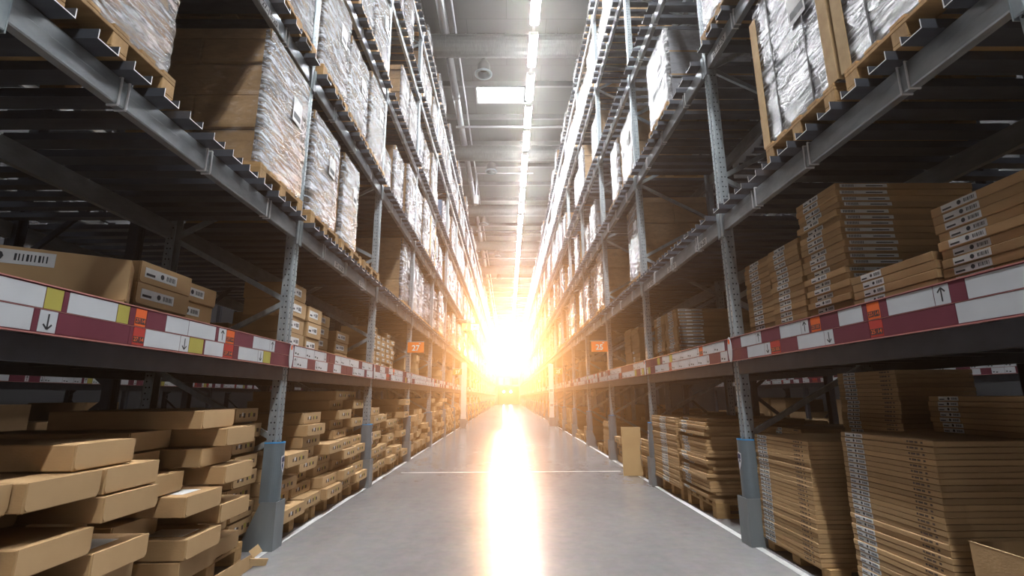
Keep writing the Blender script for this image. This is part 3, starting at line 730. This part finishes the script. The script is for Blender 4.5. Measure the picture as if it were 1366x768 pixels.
# aisle signs, columns, exit sign ---------------------------------------------
def aisle_sign(num, w_=.33, h=.21):
    b = MB().box(-w_ / 2, w_ / 2, -.004, .004, 0, h, 'sign_orange', .002)
    t = text_mb(num, .155, 'white_print'); tm = MB().add(t, Matrix(((1, 0, 0, .0), (0, 0, 1, -.0048), (0, 1, 0, h * .42), (0, 0, 0, 1)))); tm.box(.06, .1, -.0052, -.004, h * .82, h * .9, 'white_print')
    br_ = MB().box(-w_ / 2 - .03, w_ / 2, -.002, .012, h, h + .015, 'galvanised_post')
    return Proto('aisle_sign', b, [Proto('sign_number', tm), Proto('sign_bracket', br_)])
for s, num, k, n in ((-1, '27', 3, 'nearest'), (1, '25', 3, 'nearest'), (-1, '27', 6, 'middle'), (1, '25', 6, 'middle'), (-1, '27', 10, 'far'), (1, '25', 10, 'far')):
    x = (-1.845 if s < 0 else 1.85)
    place(aisle_sign(num), (x, yk(k) - .09, 2.075 if k == 3 else 2.0), 0, 'orange aisle number sign on the %s rack, %s of three' % (SIDE[s], n), 'aisle sign', 'aisle number signs')
for s, y in ((-1, 20.15), (1, 21.25)):
    b = MB().box(-.1, .1, -.12, .12, .35, 2.55 if s < 0 else 2.55, 'column_white', .01); bb = MB().box(-.12, .12, -.14, .14, 0, .35, 'guard_plate', .01)
    parts = [Proto('column_foot', bb)]
    if s > 0:
        nb = MB()
        for z in (1.35, .75): nb.box(-.09, .09, -.126, -.121, z, z + .2, 'label_paper'); nb.box(-.07, .07, -.1275, -.126, z + .05, z + .15, 'guard_plate')
        parts.append(Proto('notice', nb))
    place(Proto('white_column', b, parts), (wx(s, -.19), y, 0), 0, 'white boxed column at the edge of the %s rack' % SIDE[s], 'column')
eb = MB().box(-.34, .34, -.02, .02, 0, .27, 'exit_green', .004); es = MB()
es.box(.02, .32, -.024, -.0205, .03, .24, 'exit_glow'); 
es2 = MB(); es2.lathe([(.001, .0), (.025, .0), (.025, .004), (.001, .004)], 'white_print', 10)
sy = MB().add(es2, Matrix(((1, 0, 0, -.14), (0, 0, 1, -.026), (0, 1, 0, .205), (0, 0, 0, 1)))); sy.bar((-.15, -.023, .17), (-.18, -.023, .10), .035, .006, 'white_print'); sy.bar((-.18, -.023, .10), (-.24, -.023, .05), .02, .006, 'white_print'); sy.bar((-.18, -.023, .10), (-.13, -.023, .04), .02, .006, 'white_print')
sy.face([(.05, -.0255, .135), (.17, -.0255, .215), (.17, -.0255, .055)], 'white_print'); sy.box(.17, .3, -.0258, -.0245, .11, .16, 'white_print')
hg = MB().box(-.02, .02, -.008, .008, .27, .42, 'galvanised_post').box(-.55, .0, -.01, .01, .40, .43, 'galvanised_post')
place(Proto('exit_sign', eb, [Proto('lit_panel', es), Proto('exit_symbol', sy), Proto('sign_bracket', hg)]), (-1.45, 19.2, 3.75), 0, 'green exit sign held out over the aisle by the left rack', 'exit sign')
for s, y, z in ((-1, 31.5, 3.1), (1, 16.5, 3.15)):
    pass

# far end rack
b = []
for x in (-1.75, 1.9): b.append(Proto('post', MB().box(x - .05, x + .05, YE - 1.5, YE - 1.4, 0, 6.6, 'galvanised_post')))
for z in (2.95, 4.65, 6.4): b.append(Proto('cross_beam', MB().box(-1.7, 1.85, YE - 1.5, YE - 1.45, z, z + .14, 'galvanised'))); b.append(Proto('rack_shelf', MB().box(-1.7, 1.85, YE - 1.45, YE - .5, z + .1, z + .13, 'galvanised')))
place(Proto('end_rack', None, b), (0, 0, 0), 0, 'shelf rack over the doorway at the far end of the aisle', 'rack')
for n, (x, z, w_, h, m_) in enumerate(((-1.1, 3.1, .75, 1.1, 'column_white'), (-.05, 3.1, .85, 1.05, 'column_white'), (1.15, 3.1, .95, .95, 'card_orange'), (-1.1, 4.8, .8, 1.35, 'column_white'), (.1, 4.8, .85, .75, 'column_white'))):
    c = MB().box(-w_ / 2, w_ / 2, -.35, .35, 0, h, m_, .01); l_ = MB().box(-w_ / 2 - .01, w_ / 2 + .01, -.36, .36, h, h + .06, m_, .01)
    place(Proto('storage_bin', c, [Proto('bin_lid', l_)]), (x, YE - .95, z + .0 - .02 + .002 + (.0 if z < 4 else -.001) + (.0)), 0, ('orange storage bin' if m_ == 'card_orange' else 'pale storage bin') + ', %s on the rack over the far doorway' % ORD[n], 'storage bin', 'storage bins')
for n, x in enumerate((-.65, .5)):
    h_ = MB().lathe([(.001, 0), (.13, 0), (.15, .03), (.15, .12), (.001, .14)], 'purlin_steel', 16); g = MB().lathe([(.001, -.01), (.12, -.01), (.12, .0)], 'headlamp', 16); M = Matrix.Rotation(-PI / 2, 4, 'X')
    place(Proto('door_lamp', MB().add(h_, M), [Proto('lens', MB().add(g, M))]), (x, YE - .22, 2.0), 0, 'round bright lamp in the far doorway, %s one' % ('left' if n == 0 else 'right'), 'lamp')

# ------------------------------------------------------------------ pallet loads on the upper levels
near = {  # (side, level, bay): three places, near to far
    (-1, 0, 0): ('b', None, 'a'), (-1, 1, 0): (None, 'c', 'e'), (-1, 0, 1): ('e', 'f', '-'), (-1, 1, 1): ('a', 'e', 'b'), (-1, 2, 1): ('g', 'c', 'b'), (-1, 2, 0): ('a', None, 'c'),
    (-1, 0, 2): (None, None, 'b'), (-1, 1, 2): ('h', 'e', 'a'), (-1, 2, 2): ('-', 'f', 'a'), (-1, 3, 2): ('c', 'b', None), (-1, 0, 3): ('b', 'f', 'e'), (-1, 1, 3): ('a', 'b', 'd'), (-1, 3, 1): ('e', 'c', None), (-1, 2, 3): ('i', 'e', 'a'),
    (1, 0, 0): ('d', 'd', None), (1, 1, 0): (None, 'a', 'b'), (1, 0, 1): (None, None, None), (1, 1, 1): (None, 'g', None), (1, 2, 1): (None, None, None), (1, 2, 0): (None, None, 'c'), (1, 0, 2): ('b', None, None), (1, 1, 2): ('e', 'f', None), (1, 2, 2): (None, None, None),
    (1, 0, 3): ('b', 'a', 'e'), (1, 1, 3): (None, 'g', 'h'), (1, 3, 1): (None, 'c', None), (1, 3, 2): (None, 'b', 'g'), (1, 2, 3): ('e', None, 'a'), (1, 1, 4): (None, 'a', None), (1, 4, 2): ('h', 'c', None)}
for s in (-1, 1):
    for k in range(NB):
        for l in range(5):
            ks = near.get((s, l, k))
            if ks is None:
                pr = .86 if s < 0 else .78
                ks = [R.choice('ch' if l == 4 else 'abcefgheab' + ('i' if R.random() < .2 else 'a')) if R.random() < pr else (('-' if R.random() < .3 else None)) for _ in range(3)]
            for j, q in enumerate(ks):
                if q is None: continue
                pallet_at(s, l, k, j, None if q == '-' else q, R.uniform(-.03, .03) if k > 1 else 0, R.uniform(0, .08) if k > 1 else 0)

# ------------------------------------------------------------------ left rack, floor stacks
def floor_pallet(s, k, y, u=.62, w='floor'):
    want('pallet', PAL, (wx(s, u), y, .001), rot(s), 'wooden pallet on floor under %s rack, %s, %s' % (SIDE[s], bayn(k), w), 'pallet', None, PALF)
# bay 0: boxes read from the photograph (near edge, far edge, layer, set-back)
Lr = .1235; zb = .146
def lay(n): return zb + n * Lr
for y, w in ((1.98, 'nearest'), (2.0 + .84, 'second'), (3.68, 'third')): floor_pallet(-1, 0, y, .66, w)
def col(yc, rows, what, proto=C_LONG):
    for i, u in enumerate(rows):
        if u is None: continue
        p = C_LONGT if (proto is C_LONG and R.random() < .25) else proto
        put_carton(p, -1, yc, lay(i), u, 'long brown carton, %s layer up, %s column, left floor, first bay' % (ORD[i], what))
U = -.055
col(1.90, [.02, U, .05, U + .05, .06, .0, None], 'nearest')
col(2.275, [.20, U + .02, .28, U, .30, U], 'second')
col(2.66, [.25, U + .06, U, .28, U - .02, U], 'third')
put_carton(C_LONG, -1, 2.52, lay(6), -.01, 'long brown carton on top between second and third columns, left floor, first bay')
for i, row in enumerate((((3.36, U + .03), (3.75, .02)), ((3.36, U), (3.75, .12)), ((3.13, .22), (3.72, U + .01)), ((3.32, U), (3.71, .26)), ((3.14, .10), (3.70, U)), ((3.15, .28), (3.57, U + .1)), ((3.27, .3), (3.68, U)), ((3.48, U + .06),))):
    for j, (y, u) in enumerate(row):
        put_carton(C_LONGT if (i, j) in ((3, 0), (1, 0)) else C_LONG, -1, y, lay(i), u, 'long brown carton, %s layer up, %s half of second pallet, left floor, first bay' % (ORD[i], ('near', 'far')[j]))
col(4.22, [.16, .16, .2, .16, .17, .2, .16, .2], 'seventh', C_MARKW)
# broken flattened carton at the foot of the fifth column
b = MB(); b.prism([(-.35, 0), (.36, .0), (.40, .09), (-.33, .12)], 'x', 0, .006, 'cardboard_flap')
tb = MB(); tb.bar((.002, .30, .05), (.09, .40, .02), .05, .01, 'cardboard_edge'); tb.bar((.0, .33, .09), (.05, .36, .13), .06, .008, 'cardboard_edge')
place(Proto('torn_cardboard', b, [Proto('torn_flap', tb)]), (wx(-1, -.10), 3.60, .002), .05, 'torn flattened cardboard at the floor before the left post guard', 'cardboard')
# bay 1 and on
def jag_bay(s, k, proto, w_, hmax, name):
    n = int(2.62 / (w_ + .012)); pitch = 2.62 / n; lz = .114
    for q in range(3): floor_pallet(s, k, yk(k) + .55 + .87 * q, .66, ('nearest', 'second', 'third')[q])
    for c in range(n):
        yc = yk(k) + .09 + pitch * (c + .5); rows = hmax if not callable(hmax) else hmax(c)
        for i in range(rows):
            if k > 0 and i > rows * .5 and R.random() < .06: break
            u = U + .02 + R.choice((0, .0, .10, .16)) * (1 if i else 0) + R.uniform(-.01, .01)
            if (i + c) % 2: u += .05
            put_carton(proto, s, yc, .146 + i * lz, u, 'brown carton with printed marks, %s layer up, %s column, %s floor, %s' % (ORD[i], ORD[c], SIDE[s], bayn(k)))
jag_bay(-1, 1, C_MARK, .46, lambda c: (7, 8, 8, 10, 10)[c % 5], '')
for k in range(2, 12): jag_bay(-1, k, C_MARKW if k % 2 else C_MARK, .36 if k % 2 else .46, lambda c, k=k: R.choice((6, 7, 8, 9)) if k != 3 else R.choice((4, 6, 7)), '')
for k in range(12, NB - 1):
    for q in range(3):
        floor_pallet(-1, k, yk(k) + .55 + .87 * q, .66, ('nearest', 'second', 'third')[q])
        for i in range(R.choice((3, 4, 5))): put_carton(C_OFF, -1, yk(k) + .5 + .87 * q, .146 + i * .1405, R.uniform(-.05, .1), 'pale brown carton, %s layer up, %s stack, left floor, %s' % (ORD[i], ORD[q], bayn(k)))

# left label shelf (deck top)
ZD = 1.36 + .1355
def shelf_stack(s, k, yc, u, proto, n, lz, desc):
    for i in range(n): put_carton(proto, s, yc + R.uniform(-.008, .008), ZD + DZ[s] + .001 + i * lz, u + R.uniform(-.01, .012), '%s, %s up on %s shelf, %s' % (desc, ORD[i], SIDE[s], bayn(k)))
C_FLATL = carton(.6, .98, .155, 'label'); C_DARK = carton(.95, .5, .138, 'label'); CFAR[C_FLATL] = carton_far(C_FLATL); CFAR[C_DARK] = carton_far(C_DARK)
C_SKEW = carton(.26, .85, .243); C_SKEW.parts.append(barcode(.1302, -.37, .10, .15, .225))
for i in range(2):
    place(C_SKEW, (-2.573 - .01 * i, 2.611 + .01 * i, ZD + .001 + i * .245), math.radians(-58.8 + 3 * i), 'long carton turned askew on left shelf, %s' % ('lower of the pair' if i == 0 else 'upper of the pair with white label'), 'carton')
shelf_stack(-1, 0, 3.24, .33, C_DARK, 4, .1395, 'dark brown carton in stack behind orange location cards')
shelf_stack(-1, 0, 3.70, .42, C_DARK, 4, .1395, 'dark brown carton set back in third stack')
C_LOW2 = carton(.28, .42, .19, 'label'); CFAR[C_LOW2] = carton_far(C_LOW2); put_carton(C_LOW2, -1, 4.10, ZD + .001, .08, 'low carton with white label just before second upright, left shelf')
shelf_stack(-1, 1, 4.83, .12, C_SMALL, 5, .1615, 'small labelled carton in near stack'); shelf_stack(-1, 1, 5.26, .12, C_SMALL, 4, .1615, 'small labelled carton in second stack')
shelf_stack(-1, 1, 5.95, .30, C_DARK, 5, .1395, 'dark brown carton in third stack'); shelf_stack(-1, 1, 6.6, .25, C_DARK, 4, .1395, 'dark brown carton in fourth stack')
def rand_shelf(s, k):
    y = yk(k) + .14; n = 0
    while y < yk(k + 1) - .35:
        p, w_, lz, d = R.choice(((C_SMALL, .37, .1615, 'small labelled carton'), (C_TIN, .26, .0865, 'small flat carton'), (C_MID, .55, .1315, 'brown labelled carton'), (C_TALL, .42, .2615, 'tall brown carton')))
        if y + w_ > yk(k + 1) - .1: break
        h = R.choice((.25, .4, .55, .7, .8)); n += 1
        if R.random() < .82: shelf_stack(s, k, y + w_ / 2, R.uniform(.06, .2), p, max(1, int(h / lz)), lz, d + ' in %s stack' % ORD[n - 1])
        y += w_ + R.uniform(.03, .25)
for y, n in ((7.62, 9), (7.92, 8), (8.22, 8), (8.52, 9), (8.82, 8)): shelf_stack(-1, 2, y, .1, C_TIN, n, .0865, 'small flat carton in %s stack' % ORD[int((y - 7.6) / .3)])
for k in range(3, NB - 1): rand_shelf(-1, k)

# ------------------------------------------------------------------ right rack, floor stacks
for y, w in ((2.9, 'nearest'), (3.93, 'second')): want('pallet', PAL_LOW, (wx(1, .68), y, .001), PI, 'low wooden pallet under the %s tall stack, right floor, first bay' % w, 'pallet', None, PAL_LOWF)
zt2 = fp_stack(1, 2.90, .082, .08, 30, 1.15, .70, .0298, 'tall stack nearest on right floor, first bay', .003, lean=.0005, lab=(-.44, -.22))
zt1 = fp_stack(1, 3.95, .082, .05, 27, 1.15, .76, .0298, 'tall stack before second post guard, right floor', .0035, lean=.0005, lab=(-.44, -.24))
fp_stack(1, 3.78, zt1 + .001, .68, 16, .55, .62, .0305, 'raised rear stack, right floor, first bay', .009)
fp_stack(1, 2.85, zt2 + .001, .62, 7, .55, .62, .031, 'small rear stack on nearest tall stack, right floor', .007, codes=False)
# open-topped carton in front
def open_box():
    b = MB(); lx, ly, h, t = .72, .62, .40, .006
    for a in ((lx / 2 - t, lx / 2, -ly / 2, ly / 2), (-lx / 2, -lx / 2 + t, -ly / 2, ly / 2), (-lx / 2 + t, lx / 2 - t, -ly / 2, -ly / 2 + t), (-lx / 2 + t, lx / 2 - t, ly / 2 - t, ly / 2)): b.box(*a, 0, h, 'cardboard')
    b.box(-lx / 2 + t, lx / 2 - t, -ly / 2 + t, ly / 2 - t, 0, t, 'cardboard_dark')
    rim = MB().box(lx / 2 - t - .001, lx / 2 + .001, -ly / 2, ly / 2, h, h + .003, 'cardboard_edge').box(-lx / 2, lx / 2 - t - .002, ly / 2 - t - .001, ly / 2 + .0, h, h + .003, 'cardboard_edge')
    return Proto('open_carton', b, [Proto('cut_rim', rim)])
floor_pallet(1, 0, 2.05, .72, 'under open carton')
place(open_box(), (wx(1, .44), 2.12, .146), PI, 'open-topped brown carton before the nearest tall flat-pack stack', 'open carton')
# bay 1
for y, w in ((5.68, 'nearest'), (6.62, 'second')): floor_pallet(1, 1, y, .66, w)
fp_stack(1, 5.70, .146, .02, 24, 1.05, .80, .034, 'jumbled near stack, right floor, second bay', .016, codes=False, jag=.06)
fp_stack(1, 6.66, .146, .0, 27, 1.0, 1.02, .0295, 'neat stack with label columns, right floor, second bay', .006, lab=(-.12, .12), codes=False)
fp_stack(1, 5.1, .0015, .75, 26, .4, .5, .034, 'dark rear stack, right floor, second bay', .01)
# leaning board
b = MB().box(-.15, .15, -.012, .012, 0, .72, 'board_tan', .003); e = MB().box(-.151, .151, -.0135, .0135, .715, .724, 'cardboard_edge', .002)
o = place(Proto('leaning_board', b, [Proto('board_edge', e)]), (1.93, 8.0, .004), 0, 'tan board standing at the aisle edge past the third right upright', 'board'); o.rotation_euler = (-.055, 0, -.05)
def pack_floor(s, k):
    y = yk(k) + .18; n = 0
    for q in range(2): floor_pallet(s, k, yk(k) + .62 + .9 * q, .66, ('nearest', 'second')[q])
    for q in range(2):
        if R.random() < .85:
            nn = R.choice((8, 12, 16, 20)) if k < 8 else R.choice((4, 6, 8)); lz = .034 if k < 8 else .09
            fp_stack(s, yk(k) + .62 + .9 * q, .146, R.uniform(0, .06), nn, 1.0, .76, lz, '%s stack, %s floor, %s' % (ORD[q], SIDE[s], bayn(k)), .01, codes=False)
    if R.random() < .7:
        for i in range(R.choice((2, 3, 4))): put_carton(C_MARK, s, yk(k) + 2.42, .001 + i * .114, R.uniform(0, .15), 'brown carton with printed marks, %s layer up, %s floor, %s' % (ORD[i], SIDE[s], bayn(k)))
for k in range(2, NB - 1): pack_floor(1, k)

# right label shelf
ZR = ZD + DZ[1] + .001
fp_stack(1, 1.93, ZR, .11, 13, .75, .78, .045, 'nearest stack behind up-arrow card, right shelf', .010, codes=False, lab=(-.42, -.18))
fp_stack(1, 2.63, ZR, .10, 8, .75, .60, .047, 'low second stack, right shelf, first bay', .012, codes=False, lab=(-.35, -.08))
zt = fp_stack(1, 3.18, ZR, .10, 24, .9, .44, .0425, 'tall third stack, right shelf, first bay', .012, codes=False, lab=(-.30, .08), side=True)
fp_stack(1, 3.64, ZR, .10, 19, .9, .43, .0425, 'fourth stack, right shelf, first bay', .008, codes=False, lab=(-.28, .08))
fp_stack(1, 4.09, ZR, .12, 19, .9, .42, .0425, 'fifth stack beside second upright, right shelf', .008, codes=False, lab=(-.28, .08))
fp_stack(1, 6.42, ZR, .12, 17, .95, .46, .045, 'near stack, right shelf, second bay', .010, codes=False, lab=(-.2, .2), side=True)
fp_stack(1, 6.92, ZR, .12, 17, .95, .46, .045, 'far stack, right shelf, second bay', .010, codes=False, lab=(-.2, .2))
fp_stack(1, 5.25, ZR, .5, 6, .6, .9, .045, 'low rear stack, right shelf, second bay', .02, codes=False, lab=None)
fp_stack(1, 8.25, ZR, .12, 17, .9, .46, .046, 'second stack, right shelf, third bay', .01, codes=False); fp_stack(1, 8.78, ZR, .12, 18, .9, .46, .046, 'third stack, right shelf, third bay', .01, codes=False)
fp_stack(1, 9.3, ZR, .3, 9, .7, .4, .046, 'fourth stack, right shelf, third bay', .02, codes=False)
for k in range(3, NB - 1): rand_shelf(1, k)

flush('pallet', 300, 'wooden_pallet', 'wooden pallets in the hazy far bays of both racks', 'pallets', 50)
flush('load', 300, 'wrapped_load', 'film-wrapped pallet loads in the hazy far bays of both racks', 'pallet loads', 46)
flush('carton', 300, 'carton', 'brown cartons stacked in the hazy far bays of both racks', 'cartons', 190)
flush('flat_pack', 300, 'flat_pack', 'flat-pack cartons stacked in the farther bays of the right rack', 'flat-packs', 300)

# ------------------------------------------------------------------ racks behind and across the neighbouring aisles
RN = {-1: 'left', 1: 'right'}
PB = Proto('upright_frame', None, [Proto('front_post', post_mb(9.5, 0, 'dark_steel')), Proto('rear_post', MB().add(post_mb(9.5, 0, 'dark_steel', flip=-1), Matrix.Translation((-DEPTH, 0, 0)))), Proto('brace', MB().bar((-.06, 0, .3), (-DEPTH + .06, 0, 1.2), .045, .03, 'dark_steel')),
       Proto('brace', MB().bar((-.06, 0, 2.2), (-DEPTH + .06, 0, 1.3), .045, .03, 'dark_steel')), Proto('brace', MB().bar((-.06, 0, 2.4), (-DEPTH + .06, 0, 3.4), .045, .03, 'dark_steel'))])  # dark steel here puts the shade behind the racks into the colour
def deck_proto():
    b = MB()
    for q in BARPOS: b.box(-DEPTH, .08, q - .045, q + .045, 0, .045, 'deck_steel')
    return Proto('bar_deck', b)
BD = deck_proto()
for s in (-1, 1):
    for tier, (u, flip, w_) in enumerate(((2.66, True, 'rack behind the %s rack' % RN[s]), (5.55, False, 'rack across the %s neighbour aisle' % RN[s]))):
        X = wx(s, u); rz = rot(s) + (PI if flip else 0)
        for k in range(0, 7):
            place(PB, (X, yk(k), 0), rz, 'dark upright frame, %s along %s' % (ORD[k], w_), 'rack upright', 'uprights of the ' + w_)
        for k in range(0, 6):
            yc = yk(k) + BAY / 2
            for l in (0, 1, 2):
                zt = LEV[s][l]
                place(BEAM_F, (X, yc, zt - .15), rz, 'steel beam, level %s, %s of %s' % (('two', 'three', 'four')[l], bayn(k), w_), 'rack beam', 'beams of the ' + w_)
                place(BD, (X, yc, zt + .0005), rz, 'slatted steel deck, level %s, %s of %s' % (('two', 'three', 'four')[l], bayn(k), w_), 'slatted deck', 'decks of the ' + w_)
            z = 1.36 + DZ[s] + (.34 if tier == 0 else 0)
            place(SB, (X, yc, z), rz, 'dark shelf beam, %s of %s' % (bayn(k), w_), 'shelf beam', 'shelf beams of the ' + w_); place(SD, (X, yc, z), rz, 'dark shelf deck, %s of %s' % (bayn(k), w_), 'shelf deck', 'shelf decks of the ' + w_)
            if tier == 1:
                place(Proto('label_strip', strip_proto(s, k + 5).flat()), (X - s * .018, yc, Z0A + DZ[s]), rz, 'label strip, %s of %s' % (bayn(k), w_), 'label strip', 'strips of the ' + w_)
            rr = random.Random(k * 31 + s * 7 + tier)
            for q in range(3):
                hh = rr.uniform(.5, 1.0) if tier == 0 else rr.uniform(.5, 1.15)
                bx = MB().box(-1.1, -.05, -.38, .38, .0, hh, 'cardboard_dark', .008); tp = MB().box(-1.1, -.05, -.02, .02, hh, hh + .001, 'tape')
                place(Proto('big_carton', bx, [Proto('tape_strip', tp)]), (X, yk(k) + .5 + .9 * q, .001), rz, 'dark carton on floor, %s place, %s of %s' % (SLOT[q], bayn(k), w_), 'carton', 'cartons of the ' + w_)
                if rr.random() < .75:
                    hh = rr.uniform(.3, .6); bx = MB().box(-1.0, -.1, -.36, .36, .0, hh, 'cardboard_dark', .008)
                    place(Proto('big_carton', bx, [Proto('tape_strip', MB().box(-1.0, -.1, -.02, .02, hh, hh + .001, 'tape'))]), (X, yk(k) + .5 + .9 * q, ZD + DZ[s] + .001 + (.34 if tier == 0 else 0)), rz, 'dark carton on shelf, %s place, %s of %s' % (SLOT[q], bayn(k), w_), 'carton', 'cartons of the ' + w_)

# ------------------------------------------------------------------ air: thin haze added through the whole hall to carry the glow
wd = bpy.data.worlds.new('World'); sc.world = wd; wd.use_nodes = True; nt = wd.node_tree; nt.nodes.clear()
out = nt.nodes.new('ShaderNodeOutputWorld'); bg = N(nt, 'ShaderNodeBackground', Color=(0, 0, 0, 1), Strength=0.0); nt.links.new(bg.outputs[0], out.inputs[0])
vs = N(nt, 'ShaderNodeVolumeScatter', Color=(1, .93, .85, 1), Density=.0034, Anisotropy=.86); nt.links.new(vs.outputs[0], out.inputs[1])

# ------------------------------------------------------------------ camera
cam = bpy.data.cameras.new('Camera'); co = bpy.data.objects.new('Camera', cam); COL.objects.link(co)
cam.sensor_width = 36; cam.lens = F_PX / 1366 * 36; cam.clip_end = 300; cam.clip_start = .05
M = Matrix((rt, up, -fw)).transposed().to_4x4(); M.translation = CAM; co.matrix_world = M
sc.camera = co
sc.view_settings.view_transform = 'Standard'; sc.view_settings.look = 'None'; sc.view_settings.gamma = 1; sc.view_settings.exposure = 0
sc.view_settings.use_curve_mapping = False
cy = sc.cycles
cy.max_bounces = 6; cy.diffuse_bounces = 2; cy.glossy_bounces = 3; cy.transmission_bounces = 2; cy.transparent_max_bounces = 6; cy.volume_bounces = 0
cy.use_denoising = True; cy.sample_clamp_indirect = 4; cy.use_light_tree = True; cy.caustics_reflective = False; cy.caustics_refractive = False
